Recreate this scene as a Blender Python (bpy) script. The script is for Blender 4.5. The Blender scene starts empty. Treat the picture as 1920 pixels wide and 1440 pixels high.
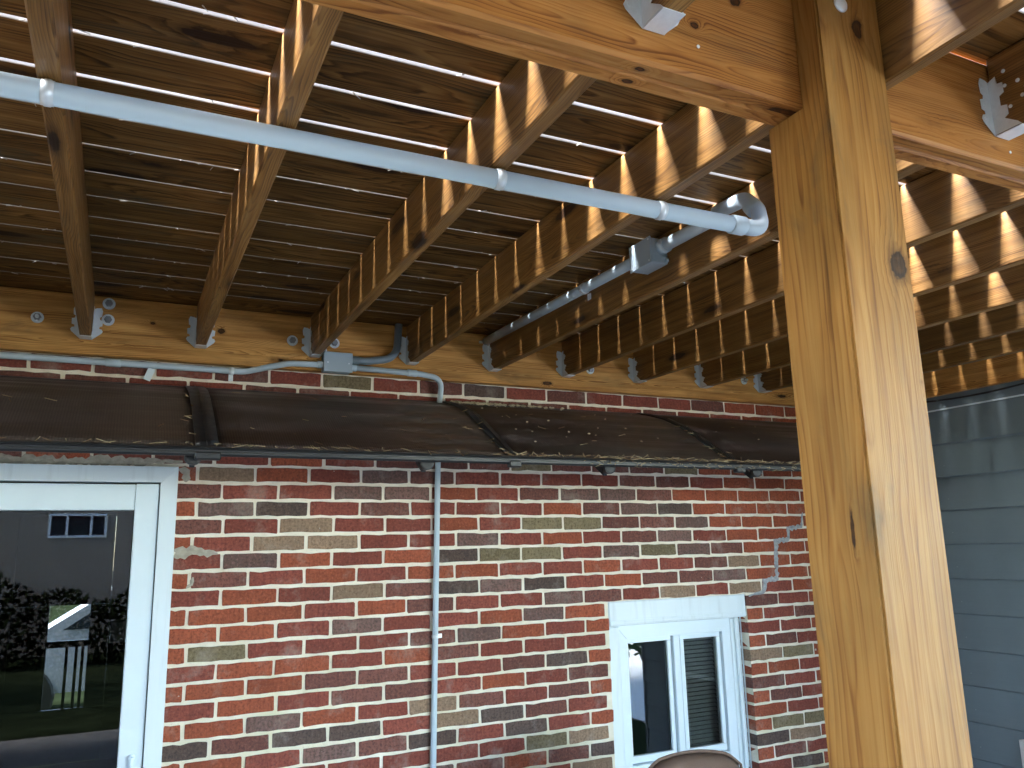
import bpy, bmesh, math, random
from mathutils import Vector, Matrix
random.seed(7)
sc = bpy.context.scene
COL = sc.collection

# ------------------------------------------------------------------ camera
CAM = Vector((-0.257, -3.376, 1.719)); FPX = 1511.46
YAW, PITCH, ROLL = 0.45192, 0.20092, -0.02391
cy, sy, cp, sp = math.cos(YAW), math.sin(YAW), math.cos(PITCH), math.sin(PITCH)
FWD = Vector((sy*cp, cy*cp, sp)); r0 = Vector((cy, -sy, 0)); u0 = r0.cross(FWD)
RGT = math.cos(ROLL)*r0 + math.sin(ROLL)*u0
UPV = -math.sin(ROLL)*r0 + math.cos(ROLL)*u0
cam = bpy.data.cameras.new('camera'); cam.sensor_width = 36; cam.sensor_fit = 'HORIZONTAL'
cam.lens = 36*FPX/1920; cam.clip_start = 0.02; cam.clip_end = 500
camo = bpy.data.objects.new('camera', cam); COL.objects.link(camo)
M = Matrix((RGT, UPV, -FWD)).transposed().to_4x4(); M.translation = CAM
camo.matrix_world = M
sc.camera = camo

# ------------------------------------------------------------------ sky, sun, exposure
SUN_EL, SUN_AZ = math.radians(45), math.radians(275)      # sun behind thin cloud, off to the left
w = bpy.data.worlds.new('World'); sc.world = w; w.use_nodes = True
nt = w.node_tree
sky = nt.nodes.new('ShaderNodeTexSky'); sky.sky_type = 'NISHITA'; sky.sun_disc = False
sky.sun_elevation = SUN_EL; sky.sun_rotation = SUN_AZ; sky.air_density = 1.0; sky.dust_density = 0.3; sky.ozone_density = 3.0
bg = nt.nodes['Background']; bg.inputs['Strength'].default_value = 0.075
nt.links.new(sky.outputs[0], bg.inputs[0])
sl = bpy.data.lights.new('sun', 'SUN'); sl.energy = 1.5; sl.angle = math.radians(22); sl.color = (.985, .99, 1)
so = bpy.data.objects.new('sun', sl); COL.objects.link(so)
sd = Vector((math.sin(SUN_AZ)*math.cos(SUN_EL), math.cos(SUN_AZ)*math.cos(SUN_EL), math.sin(SUN_EL)))
so.rotation_euler = sd.to_track_quat('Z', 'Y').to_euler(); so.location = (-14, 2, 14)
vs = sc.view_settings; vs.view_transform = 'Standard'; vs.look = 'None'; vs.gamma = 1; vs.exposure = 5.9
sc.cycles.use_denoising = True
try: sc.cycles.denoiser = 'OPENIMAGEDENOISE'
except Exception: pass
sc.cycles.max_bounces = 6; sc.cycles.diffuse_bounces = 4; sc.cycles.glossy_bounces = 2; sc.cycles.transparent_max_bounces = 12
sc.cycles.sample_clamp_indirect = 12
sc.cycles.caustics_reflective = False; sc.cycles.caustics_refractive = False

def project(p):
    d = Vector(p) - CAM; z = d.dot(FWD)
    if z <= 0.01: return None
    return (960 + FPX*d.dot(RGT)/z, 720 - FPX*d.dot(UPV)/z)

# ------------------------------------------------------------------ node helpers
class NB:
    def __init__(s, name):
        m = bpy.data.materials.new(name); m.use_nodes = True; s.m = m; s.t = m.node_tree
        s.b = s.t.nodes['Principled BSDF']
    def n(s, ty, **kw):
        x = s.t.nodes.new(ty)
        for k, v in kw.items():
            if k == 'inp':
                for a, b in v.items(): s.set(x, a, b)
            else: setattr(x, k, v)
        return x
    def set(s, x, a, b):
        if hasattr(b, 'links') or isinstance(b, bpy.types.NodeSocket): s.t.links.new(b, x.inputs[a])
        else: x.inputs[a].default_value = b
    def math(s, op, a, b=0.0, c=None):
        x = s.n('ShaderNodeMath', operation=op); s.set(x, 0, a); s.set(x, 1, b)
        if c is not None: s.set(x, 2, c)
        return x.outputs[0]
    def vm(s, op, a, b=(0, 0, 0)):
        x = s.n('ShaderNodeVectorMath', operation=op); s.set(x, 0, a); s.set(x, 1, b)
        return x.outputs[1] if op in ('LENGTH', 'DISTANCE', 'DOT_PRODUCT') else x.outputs[0]
    def noise(s, vec, scale=1.0, detail=3.0, rough=.55, dist=0.0):
        x = s.n('ShaderNodeTexNoise', inp={'Vector': vec, 'Scale': scale, 'Detail': detail, 'Roughness': rough, 'Distortion': dist})
        return x.outputs[0]
    def ramp(s, fac, pts, interp='LINEAR'):
        x = s.n('ShaderNodeValToRGB'); s.set(x, 0, fac); e = x.color_ramp.elements; x.color_ramp.interpolation = interp
        while len(e) < len(pts): e.new(0.5)
        for el, (p, c) in zip(e, pts):
            el.position = p; el.color = (*c, 1) if len(c) == 3 else c
        return x.outputs[0]
    def f(s, fac, a, b, lo=0.0, hi=1.0):
        x = s.n('ShaderNodeMapRange', inp={0: fac, 1: a, 2: b, 3: lo, 4: hi}); return x.outputs[0]
    def mix(s, fac, a, b, mode='MIX'):
        x = s.n('ShaderNodeMix', data_type='RGBA', blend_type=mode); s.set(x, 0, fac)
        s.set(x, 6, a if not isinstance(a, tuple) else (*a, 1)); s.set(x, 7, b if not isinstance(b, tuple) else (*b, 1))
        return x.outputs[2]
    def bump(s, h, strength=.3, dist=.002):
        x = s.n('ShaderNodeBump', inp={'Height': h, 'Strength': strength, 'Distance': dist}); s.set(s.b, 'Normal', x.outputs[0])
    def out(s, col=None, rough=None, metal=None, spec=None):
        if col is not None: s.set(s.b, 'Base Color', (*col, 1) if isinstance(col, tuple) else col)
        if rough is not None: s.set(s.b, 'Roughness', rough)
        if metal is not None: s.set(s.b, 'Metallic', metal)
        if spec is not None: s.set(s.b, 'Specular IOR Level', spec)
        return s.m

def plain(name, col, rough=.5, metal=0., spec=.5, var=.12, scale=30, bump=0.0, rv=.08):
    k = NB(name); tc = k.n('ShaderNodeTexCoord').outputs['Object']
    n = k.noise(tc, scale, 4)
    c = k.mix(k.f(n, .3, .7), tuple(x*(1-var) for x in col), tuple(min(1, x*(1+var)) for x in col))
    if bump: k.bump(n, bump, .002)
    r = k.f(n, .3, .7, max(0, rough-rv), min(1, rough+rv))
    return k.out(c, r, metal, spec)

def wood(name, dark, mid, light, ring=.5, knots=1.0, rough=.5, spec=.22, fixed=(), blotch=.5, stain=0.0, freq=210.0, famp=.30, mamp=.45):
    """sawn lumber, grain along local X; fixed = knots at given local places (x, y, z, radius)"""
    k = NB(name)
    co = k.n('ShaderNodeTexCoord').outputs['Object']
    rnd = k.n('ShaderNodeObjectInfo').outputs['Random']
    off = k.n('ShaderNodeCombineXYZ', inp={0: k.math('MULTIPLY', rnd, 37.0), 1: k.math('MULTIPLY', rnd, 0.0), 2: k.math('MULTIPLY', rnd, 0.0)}).outputs[0]
    p = k.vm('ADD', co, off)
    # knots
    kv = k.vm('ADD', k.vm('MULTIPLY', p, (2.0, 8.5, 8.5)), k.n('ShaderNodeCombineXYZ', inp={1: k.math('MULTIPLY', rnd, 91.0), 2: k.math('MULTIPLY', rnd, 53.0)}).outputs[0])
    wob = k.noise(k.vm('MULTIPLY', p, (60, 60, 60)), 1.0, 2)
    vo = k.n('ShaderNodeTexVoronoi', feature='F1', inp={'Vector': kv, 'Scale': 1.0, 'Randomness': 1.0})
    kd = k.math('ADD', vo.outputs['Distance'], k.math('MULTIPLY', k.math('SUBTRACT', wob, .5), .06))
    kd = k.math('DIVIDE', kd, .13*knots + 1e-6)
    for (fx, fy, fz, fr, fs) in fixed:
        dv = k.vm('MULTIPLY', k.vm('SUBTRACT', co, (fx, fy, fz)), (1/(fr*fs), 1/fr, 1/fr))
        d2 = k.math('ADD', k.vm('LENGTH', dv), k.math('MULTIPLY', k.math('SUBTRACT', wob, .5), .9))
        kd = k.math('MINIMUM', kd, d2)
    near = k.math('POWER', k.f(kd, 0.6, 4.0, 1.0, 0.0), 2.0)
    # growth rings about a pith line off the board
    slow = k.noise(k.vm('MULTIPLY', p, (1.4, 7, 7)), 1.0, 2, .5)
    slow2 = k.noise(k.vm('MULTIPLY', p, (5, 30, 30)), 1.0, 2, .5)
    px = k.math('SUBTRACT', k.math('MULTIPLY', rnd, .11), .055)
    sp_ = k.n('ShaderNodeSeparateXYZ', inp={0: co})
    rv = k.n('ShaderNodeCombineXYZ', inp={1: k.math('SUBTRACT', sp_.outputs[1], px), 2: k.math('ADD', sp_.outputs[2], k.math('ADD', k.math('MULTIPLY', px, .7), .085))}).outputs[0]
    rr = k.vm('LENGTH', rv)
    rr = k.math('ADD', rr, k.math('MULTIPLY', slow, .085)); rr = k.math('ADD', rr, k.math('MULTIPLY', slow2, .010))
    rr = k.math('ADD', rr, k.math('MULTIPLY', near, .02))
    fr = k.math('FRACT', k.math('MULTIPLY', rr, freq))
    rg = k.ramp(fr, [(0, (0, 0, 0)), (.55, (.35, .35, .35)), (.85, (1, 1, 1)), (1, (.05, .05, .05))])
    fine = k.noise(k.vm('MULTIPLY', p, (7, 330, 330)), 1.0, 2, .6)
    mid_n = k.noise(k.vm('MULTIPLY', p, (2.2, 60, 60)), 1.0, 2, .6)
    blo = k.noise(k.vm('MULTIPLY', p, (3.5, 11, 11)), 1.0, 3, .55)
    rg = k.math('MULTIPLY', rg, k.f(slow2, .30, .62, .25, 1.15))
    g = k.math('ADD', k.math('MULTIPLY', rg, ring*.55), k.math('MULTIPLY', fine, famp))
    g = k.math('ADD', g, k.math('MULTIPLY', k.f(mid_n, .3, .7), mamp))
    g = k.f(g, .12, .95)
    col = k.ramp(g, [(0, light), (.5, mid), (1, dark)])
    tone = k.f(k.math('FRACT', k.math('MULTIPLY', rnd, 7.31)), 0, 1, .74, 1.22)
    col = k.mix(1.0, col, k.n('ShaderNodeCombineXYZ', inp={0: tone, 1: tone, 2: tone}).outputs[0], 'MULTIPLY')
    bl = k.f(blo, .38, .72, 0.0, blotch)
    col = k.mix(bl, col, tuple(x*.55 for x in mid))
    # grey-green weathering and water stains
    if stain:
        st = k.noise(k.vm('MULTIPLY', p, (2.6, 9, 9)), 1.3, 5, .65, .6)
        col = k.mix(k.f(st, .56, .72, 0, stain), col, (.085, .075, .045))
    col = k.mix(k.f(mid_n, .66, .76, 0, .5), col, tuple(x*.45 for x in dark))
    col = k.mix(k.f(kd, .9, 1.5, .6, 0.0), col, tuple(x*.6 for x in dark))
    col = k.mix(k.f(kd, .80, .95, .95, 0.0), col, (.022, .009, .005))
    col = k.mix(k.math('MULTIPLY', k.f(kd, .45, .7, 1.0, 0.0), k.f(wob, .35, .6, .2, .95)), col, tuple(x*.55 for x in dark))
    k.bump(fine, .35, .0012)
    ro = k.f(fine, .3, .7, rough-.1, rough+.12)
    return k.out(col, ro, 0, spec)

M_JOIST = wood('joist_wood', (.090, .035, .008), (.258, .121, .029), (.41, .220, .068), ring=.95, knots=1.05, rough=.44, spec=.55, stain=.35, blotch=.45)
M_BEAM = wood('beam_wood', (.21, .066, .013), (.47, .190, .044), (.61, .29, .082), ring=1.05, knots=.9, rough=.5, stain=.3, blotch=.3,
              fixed=((1.401, -.019, -.0185, .006, 1.6), (1.495, -.019, .055, .010, 1.3), (1.30, -.0, -.1165, .006, 2.0)))
M_DECK = wood('deck_board_wood', (.048, .020, .004), (.212, .104, .027), (.38, .218, .070), ring=1.1, knots=1.3, rough=.6, blotch=.7, stain=.75, freq=150.0)
M_EDGE = wood('brightened_board_edge', (.34, .29, .24), (.50, .45, .39), (.60, .55, .49), ring=.3, knots=.3, rough=.8)  # edge colour raised so the gaps and the light wedges below show brighter
M_LEDGER = wood('ledger_wood', (.24, .092, .022), (.52, .245, .064), (.66, .37, .120), ring=1.15, knots=.9, rough=.5, stain=.4, blotch=.4,
              fixed=((.1825, -.02, .027, .006, 1.6), (.4375, -.02, .02, .011, 1.5), (1.92, -.02, -.095, .010, 2.5)))

# ------------------------------------------------------------------ object helpers
def link(o, parent=None):
    COL.objects.link(o)
    if parent is not None:
        o.parent = parent
        q = parent; base = Vector((0, 0, 0))
        while q is not None: base += q.location; q = q.parent
        o.location = Vector(o.location) - base
    return o
def mobj(name, me, mat, parent=None, loc=(0, 0, 0), rot=None, smooth=False):
    o = bpy.data.objects.new(name, me); o.location = loc
    if rot: o.rotation_euler = rot
    if mat is not None and not me.materials: me.materials.append(mat)
    if smooth:
        for p in me.polygons: p.use_smooth = True
    return link(o, parent)
def tag(o, label, cat=None, group=None, kind=None):
    o['label'] = label
    if cat: o['category'] = cat
    if group: o['group'] = group
    if kind: o['kind'] = kind
    return o
def empty(name, loc, label, cat, group=None):
    o = bpy.data.objects.new(name, None); o.location = loc; o.empty_display_size = .1; COL.objects.link(o)
    return tag(o, label, cat, group)
def mesh_from(bm, name='mesh'):
    me = bpy.data.meshes.new(name); bm.normal_update(); bm.to_mesh(me); bm.free(); return me
def add_box(bm, a, b, ch=0.0):
    x0, y0, z0 = [min(p, q) for p, q in zip(a, b)]; x1, y1, z1 = [max(p, q) for p, q in zip(a, b)]
    r = bmesh.ops.create_cube(bm, size=1.0)
    for v in r['verts']:
        v.co = Vector((x0 if v.co.x < 0 else x1, y0 if v.co.y < 0 else y1, z0 if v.co.z < 0 else z1))
    if ch:
        es = list({e for v in r['verts'] for e in v.link_edges})
        bmesh.ops.bevel(bm, geom=es, offset=ch, segments=1, affect='EDGES', profile=.5)
def box_me(a, b, ch=0.0, name='box'):
    bm = bmesh.new(); add_box(bm, a, b, ch); return mesh_from(bm, name)
def boxo(name, a, b, mat, parent=None, ch=0.0, rot=None):
    """a box with its origin at its centre"""
    c = (Vector(a)+Vector(b))/2
    return mobj(name, box_me(Vector(a)-c, Vector(b)-c, ch), mat, parent, c, rot)
def prism(pts, depth, axis='y', ch=0.0):
    """outline in the plane across `axis`, extruded along it by depth"""
    bm = bmesh.new()
    def co(p, d):
        if axis == 'y': return (p[0], d, p[1])
        if axis == 'x': return (d, p[0], p[1])
        return (p[0], p[1], d)
    a = [bm.verts.new(co(p, 0)) for p in pts]; b = [bm.verts.new(co(p, depth)) for p in pts]
    bm.faces.new(a); bm.faces.new(b[::-1]); n = len(pts)
    for i in range(n): bm.faces.new((a[i], b[i], b[(i+1) % n], a[(i+1) % n]))
    bmesh.ops.recalc_face_normals(bm, faces=bm.faces)
    return mesh_from(bm)
def fillet(pts, r, seg=8):
    pts = [Vector(p) for p in pts]; out = [pts[0]]
    for i in range(1, len(pts)-1):
        a, b, c = pts[i-1], pts[i], pts[i+1]; u = (a-b); v = (c-b); lu, lv = u.length, v.length; u.normalize(); v.normalize()
        ang = u.angle(v); rr = r[i-1] if isinstance(r, (list, tuple)) else r
        if ang > 3.1: out.append(b); continue
        t = min(rr/math.tan(ang/2), lu*.49 if i > 1 else lu*.98, lv*.49 if i < len(pts)-2 else lv*.98)
        p0, p1 = b+u*t, b+v*t
        for s in range(seg+1):
            q = s/seg; out.append((1-q)**2*p0 + 2*q*(1-q)*b + q*q*p1)
    out.append(pts[-1]); return out
def tube_me(path, r, sides=16, caps=True):
    path = [Vector(p) for p in path]; bm = bmesh.new(); rings = []
    t0 = (path[1]-path[0]).normalized(); up = Vector((0, 0, 1)) if abs(t0.z) < .9 else Vector((1, 0, 0))
    nrm = t0.cross(up).normalized()
    for i, p in enumerate(path):
        t = (path[min(i+1, len(path)-1)] - path[max(i-1, 0)]).normalized()
        nrm = (nrm - t*nrm.dot(t)).normalized(); bn = t.cross(nrm)
        rad = r[i] if isinstance(r, (list, tuple)) else r
        rings.append([bm.verts.new(p + rad*(math.cos(a)*nrm + math.sin(a)*bn)) for a in [2*math.pi*k/sides for k in range(sides)]])
    for a, b in zip(rings, rings[1:]):
        for k in range(sides):
            f = bm.faces.new((a[k], a[(k+1) % sides], b[(k+1) % sides], b[k])); f.smooth = True
    if caps: bm.faces.new(rings[0][::-1]); bm.faces.new(rings[-1])
    bmesh.ops.recalc_face_normals(bm, faces=bm.faces)
    return mesh_from(bm)
def tubeo(name, path, r, mat, parent=None, sides=16):
    c = Vector(path[0]); return mobj(name, tube_me([Vector(p)-c for p in path], r, sides), mat, parent, c)
def lathe_me(prof, sides=20, axis='y'):
    bm = bmesh.new(); rings = []
    for (d, r) in prof:
        ring = []
        for k in range(sides):
            a = 2*math.pi*k/sides; x, z = r*math.cos(a), r*math.sin(a)
            ring.append(bm.verts.new((x, d, z) if axis == 'y' else ((d, x, z) if axis == 'x' else (x, z, d))))
        rings.append(ring)
    for a, b in zip(rings, rings[1:]):
        for k in range(sides): bm.faces.new((a[k], a[(k+1) % sides], b[(k+1) % sides], b[k]))
    bm.faces.new(rings[0]); bm.faces.new(rings[-1])
    bmesh.ops.recalc_face_normals(bm, faces=bm.faces)
    return mesh_from(bm)
_lum = {}
def lumber(name, p0, p1, width, height, mat, parent, ch=.003, roll=0.0):
    """a plank from p0 to p1 (centre line), grain along local X, width across, height up; slightly crooked edges"""
    p0, p1 = Vector(p0), Vector(p1); d = p1-p0; L = d.length
    key = (round(L, 3), width, height, mat.name, ch)
    if key not in _lum:
        me = _lum[key] = box_me((-L/2, -width/2, -height/2), (L/2, width/2, height/2), ch, 'lumber'); me.materials.append(mat)
        if mat is M_DECK:                     # edges and tops made pale to brighten the light in the gaps
            me.materials.append(M_EDGE)
            for p_ in me.polygons:
                if abs(p_.normal.y) > .5 or p_.normal.z > .5: p_.material_index = 1
    q = d.to_track_quat('X', 'Z').to_euler()
    return mobj(name, _lum[key], mat, parent, (p0+p1)/2, (q.x+roll, q.y, q.z))

# ------------------------------------------------------------------ shared materials
M_GALV = plain('galvanised_steel', (.80, .85, .88), .36, .25, var=.04, scale=120, rv=.04)
M_PVC = plain('grey_conduit_plastic', (.52, .62, .685), .45, var=.01, scale=6, rv=.0, spec=.35)
M_PVCBOX = plain('grey_box_plastic', (.40, .48, .54), .38, rv=.02, var=.02, scale=14)
M_PVCDK = plain('dark_grey_conduit_plastic', (.20, .24, .27), .4, var=.06, scale=14)
M_WHITE = plain('white_vinyl', (.71, .80, .85), .36, var=.02, scale=9, rv=.03)
M_BLACK = plain('black_anodised', (.016, .018, .022), .42, 0., var=.05)
M_RUBBER = plain('black_rubber', (.015, .015, .016), .55)
M_CONC = plain('patio_concrete', (.23, .21, .185), .85, var=.15, scale=4, bump=.3, spec=.1)
M_GRASS = plain('lawn', (.016, .021, .010), .9, var=.4, scale=3, spec=0)

def white_paint(name):
    k = NB(name); tc = k.n('ShaderNodeTexCoord').outputs['Object']
    n = k.noise(tc, 7, 5, .6); st = k.noise(k.vm('MULTIPLY', tc, (22, 22, 2.0)), 1, 4, .6)
    c = k.mix(k.f(st, .52, .74, 0, .5), (.72, .80, .84), (.50, .56, .58))
    k.bump(k.noise(tc, 90, 3), .12, .001)
    return k.out(c, k.f(n, .3, .7, .35, .55))
M_PAINT = white_paint('chalky_white_trim')

def glass(name, tint=(.75, .78, .78), ior=1.5):
    k = NB(name); t = k.t
    tr = k.n('ShaderNodeBsdfTransparent', inp={0: (*tint, 1)}); gl = k.n('ShaderNodeBsdfGlossy', inp={'Roughness': 0.0, 'Color': (1, 1, 1, 1)})
    fr = k.n('ShaderNodeFresnel', inp={'IOR': ior}); ms = k.n('ShaderNodeMixShader')
    t.links.new(k.math('MULTIPLY', fr.outputs[0], 1.0), ms.inputs[0]); t.links.new(tr.outputs[0], ms.inputs[1]); t.links.new(gl.outputs[0], ms.inputs[2])
    t.links.new(ms.outputs[0], t.nodes['Material Output'].inputs[0]); return k.m
M_GLASS = glass('window_glass'); M_DGLASS = glass('door_glass', (.42, .43, .42), 1.36)

# ------------------------------------------------------------------ ground
g = mobj('ground', box_me((-120, -120, -.6), (120, 120, -.02)), M_GRASS); tag(g, 'lawn and open ground around the house', kind='structure')
pt = boxo('patio', (-4.5, -6.3, -.10), (3.69, -.005, 0.0), M_CONC); tag(pt, 'concrete patio slab under the deck', kind='structure')
dr = boxo('driveway', (4.6, -13, -.10), (9.4, -3.2, -.004), plain('pale_concrete', (.50, .49, .46), .85, var=.1, scale=3)); tag(dr, 'pale concrete driveway beside the house', kind='structure')
street = boxo('road', (-40, 9.5, -.10), (40, 16, -.008), plain('asphalt', (.07, .07, .07), .9)); tag(street, 'asphalt street on the far side of the house', kind='structure')

# ------------------------------------------------------------------ brick house
Z0, BL, BH = 2.10, 0.217, 0.06773
def mortar_mat():
    k = NB('mortar'); tc = k.n('ShaderNodeTexCoord').outputs['Object']
    n = k.noise(tc, 14, 6, .65); n2 = k.noise(tc, 130, 4, .6); al = k.noise(tc, 2.1, 5, .6)
    c = k.mix(k.f(n, .3, .7), (.78, .70, .57), (.92, .86, .74))
    z = k.n('ShaderNodeSeparateXYZ', inp={0: tc}).outputs[2]
    alg = k.math('MULTIPLY', k.f(al, .42, .62), k.f(z, 1.8, .9, 0.0, .6))
    c = k.mix(alg, c, (.55, .53, .30)); c = k.mix(k.f(n2, .62, .75, 0, .35), c, (.28, .24, .19))
    k.bump(k.math('ADD', n2, n), .7, .003)
    return k.out(c, .92, 0, .2)
M_MORTAR = mortar_mat()
def brick_mat(name, c1, c2, speck):
    k = NB('brick_'+name); tc = k.n('ShaderNodeTexCoord').outputs['Object']; gm = k.n('ShaderNodeNewGeometry').outputs['Position']
    rnd = k.n('ShaderNodeObjectInfo').outputs['Random']
    n = k.noise(gm, 9, 4, .6); n2 = k.noise(gm, 95, 5, .72); stv = k.noise(k.vm('MULTIPLY', gm, (95, 30, 9)), 1, 4, .65)
    c = k.mix(k.f(n, .35, .68), c1, c2)
    t = k.f(k.math('FRACT', k.math('MULTIPLY', rnd, 5.7)), 0, 1, .80, 1.18)
    c = k.mix(1, c, k.n('ShaderNodeCombineXYZ', inp={0: t, 1: t, 2: t}).outputs[0], 'MULTIPLY')
    c = k.mix(k.f(stv, .45, .68, 0, .55), c, tuple(x*.55 for x in c1))
    c = k.mix(k.f(n2, .50, .62, 0, .8), c, speck); c = k.mix(k.f(n2, .44, .34, 0, .45), c, tuple(min(1, x*1.5+.03) for x in c1))
    fl = k.noise(gm, 30, 2, .5); c = k.mix(k.f(fl, .765, .785, 0, .9), c, (.62, .56, .48))
    sm = k.noise(gm, 6.5, 6, .7); c = k.mix(k.f(sm, .54, .76, 0, .45), c, (.46, .40, .34))
    k.bump(k.math('ADD', n2, k.math('MULTIPLY', stv, .6)), .55, .002)
    return k.out(c, .85, 0, .25)
BM = {'o': brick_mat('orange_red', (.355, .092, .045), (.275, .072, .038), (.17, .045, .027)),
      'r': brick_mat('red', (.275, .072, .049), (.215, .060, .043), (.125, .037, .029)),
      'm': brick_mat('maroon', (.205, .078, .060), (.165, .068, .053), (.085, .037, .032)),
      'p': brick_mat('purple_grey', (.200, .105, .086), (.165, .105, .090), (.075, .048, .043)),
      'd': brick_mat('dark_brown', (.125, .080, .065), (.100, .069, .060), (.05, .036, .032)),
      't': brick_mat('tan', (.310, .200, .130), (.255, .170, .115), (.15, .095, .062)),
      'l': brick_mat('olive', (.235, .182, .102), (.200, .155, .092), (.11, .078, .045))}
CODES = 'ormpdtl'
# colour of each brick, row by row, from the brick left of the first full joint (rows count down from the awning)
ROWS = {-5: 'rmrmrlrmdrmrrrmrmrr', -4: 'mmrrmmrrrmmrrmrrrmr', 0: 'mroammmlmmmlrm'.replace('a', 'r'),
 1: 'ttorpmrrrrmmrrrm', 2: 'mrrppormppmmlmmr', 3: 'ppdrmrrrompdlmrrr'.replace('ompd', 'ompd'), 4: 'mrtrrorllmmprmdr', 5: 'rrttrrprompmrrtr'.replace('prompm', 'prormp'),
 6: 'rporodllrplpmldo'[:1]+'porodllrplpmldo', 7: 'mmroroorrorrmtrmr', 8: 'rortmdpdromnpodr'.replace('n', 'm'), 9: 'pooromrrpmrtrtror', 10: 'oorprropomrrrrr',
 11: 'rlrrrmpormrmpmd', 12: 'rooromrrrrrrrmr', 13: 'moommrrmdmmrom', 14: 'rormmrormtldtm', 15: 'moportmrmdorrmr', 16: 'dmddrtdmrmrtmr',
 17: 'oorpmdrdrmmrpm', 18: 'rrrrrrrltorodrr', 19: 'rrmrlpmomdllmr', 20: 'rmordrmrtdtmrm', 21: 'mrorrdmrmmmrm', 22: 'rormdrtmrrdmro'}
PH = {-5: .24, -4: .79, 0: .3}
DOOR = (-1.95, -.068, 0.0, 2.052); WIN = (1.862, 2.705, .55, 1.458); WX1 = 3.70

house = empty('brick_house', (0, 0, 0), 'red and brown brick house wall with cream mortar behind the deck', 'house')
bm = bmesh.new()
for a, b in [((-4.5, 0, 2.052), (WX1, 0, 2.72)), ((-4.5, 0, 0), (-1.95, 0, 2.052)), ((-.068, 0, 0), (1.862, 0, 2.052)),
             ((1.862, 0, 0), (2.705, 0, .55)), ((1.862, 0, 1.458), (2.705, 0, 2.052)), ((2.705, 0, 0), (WX1, 0, 2.052))]:
    add_box(bm, (a[0], .0035, a[2]), (b[0], .11, b[2]))
mortar = mobj('mortar_wall', mesh_from(bm), M_MORTAR, house)
boxo('upper_wall', (-4.5, .0, 2.722), (3.70, .11, 6.8), BM['r'], house)
roof = boxo('roof', (-4.8, -.25, 6.8), (7.5, 5.4, 6.95), plain('roof_shingle', (.09, .085, .08), .9), house)

_bc = {}
def brick_me(wd, ht, var, code, depth):
    key = (round(wd, 3), round(ht, 3), var, code, depth)
    if key in _bc: return _bc[key]
    rg = random.Random(str(key[:3])); hw, hh = wd/2, ht/2; pts = []
    n = 5 if wd > .13 else 3
    cut = .003
    for i in range(n+1): pts.append((-hw + cut + (wd-2*cut)*i/n, hh))
    pts.append((hw, hh-cut)); pts.append((hw, -hh+cut))
    for i in range(n+1): pts.append((hw - cut - (wd-2*cut)*i/n, -hh))
    pts.append((-hw, -hh+cut)); pts.append((-hw, hh-cut))
    q = []
    for (x, z) in pts:
        j = .0020
        dx, dz = rg.uniform(-j, j), rg.uniform(-j, j)
        if rg.random() < .10: dz *= 2.6
        q.append((x+dx-math.copysign(.0008, x), z+dz-math.copysign(.0012, z)))
    bm = bmesh.new()
    f = [bm.verts.new((x, rg.uniform(-.0008, .0008), z)) for x, z in q]
    b = [bm.verts.new((x*1.012, depth, z*1.04)) for x, z in q]
    bm.faces.new(f)
    for i in range(len(f)): bm.faces.new((f[i], f[(i+1) % len(f)], b[(i+1) % len(f)], b[i]))
    bmesh.ops.recalc_face_normals(bm, faces=bm.faces)
    for fc in bm.faces:
        if fc.normal.y > .5: fc.normal_flip()
    me = mesh_from(bm, 'brick'); me.materials.append(BM[code]); _bc[key] = me; return me

bricks = []   # x0,x1,zc,h,code,depth
MJ = .0108
def lay(row, xa, xb, joints, codes, first):
    zc = Z0 - row*BH
    js = [x for x in joints if xa-.3 < x < xb+.3]
    for i, (a, b) in enumerate(zip(js, js[1:])):
        c = codes(i)
        a2, b2 = a+MJ/2, b-MJ/2
        if a < xa: a2 = xa
        if b > xb: b2 = xb
        if b2-a2 < .02: continue
        bricks.append([a2, b2, zc, BH-MJ, c, .02])
rr = random.Random(3)
POOL = 'rrrrrroooommmmppddtl'.replace(' ', '')
for row in range(-9, 31):
    zc = Z0 - row*BH
    if zc < .04 or zc > 2.70: continue
    ph = PH.get(row, 0.0 if row % 2 else .5)
    jit = rr.uniform(-.03, .03)
    st = ROWS.get(row)
    fx = (ph if ph < .5 else ph-1)-(1 if (row % 2 and row not in PH) else 0)
    if row in (-5, -4): fx -= 3
    if row == 0: fx = .3-1
    joints = [(fx+k+jit)*BL + rr.uniform(-.004, .004) for k in range(-18, 40)]
    base = joints[18]
    def pick(x):
        k = int(round((x-base)/BL))
        if st and 0 <= k < len(st) and st[k] in CODES: return st[k]
        return rr.choice(POOL)
    segs = []
    zt, zb_ = zc+BH/2, zc-BH/2
    if zc > 2.06: segs = [(-4.48, WX1-.01)]
    elif zc > 1.458: segs = [(-4.48, DOOR[0]), (DOOR[1]+.004, WX1-.01)]
    elif zc > .55: segs = [(-4.48, DOOR[0]), (DOOR[1]+.004, WIN[0]), ('R', 0)]
    else: segs = [(-4.48, DOOR[0]), (DOOR[1]+.004, WX1-.01)]
    for a, b in segs:
        if a == 'R':
            xs = [WIN[1]] + [WIN[1] + (BL if row % 2 == 0 else BL*.5) + BL*k for k in range(6)]
            tail = st[9:] if st else None
            for i, (p, q) in enumerate(zip(xs, xs[1:])):
                if p > WX1-.03: break
                c = tail[i] if tail and i < len(tail) and tail[i] in CODES else rr.choice(POOL)
                bricks.append([p-.0025 if i == 0 else p+MJ/2, min(q-MJ/2, WX1-.008), zc, BH-MJ, c, .10 if i == 0 else .02])
            continue
        for p, q in zip(joints, joints[1:]):
            a2, b2 = max(p+MJ/2, a), min(q-MJ/2, b)
            if b2-a2 < .025: continue
            bricks.append([a2, b2, zc, BH-MJ, pick(p), .02])
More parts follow.
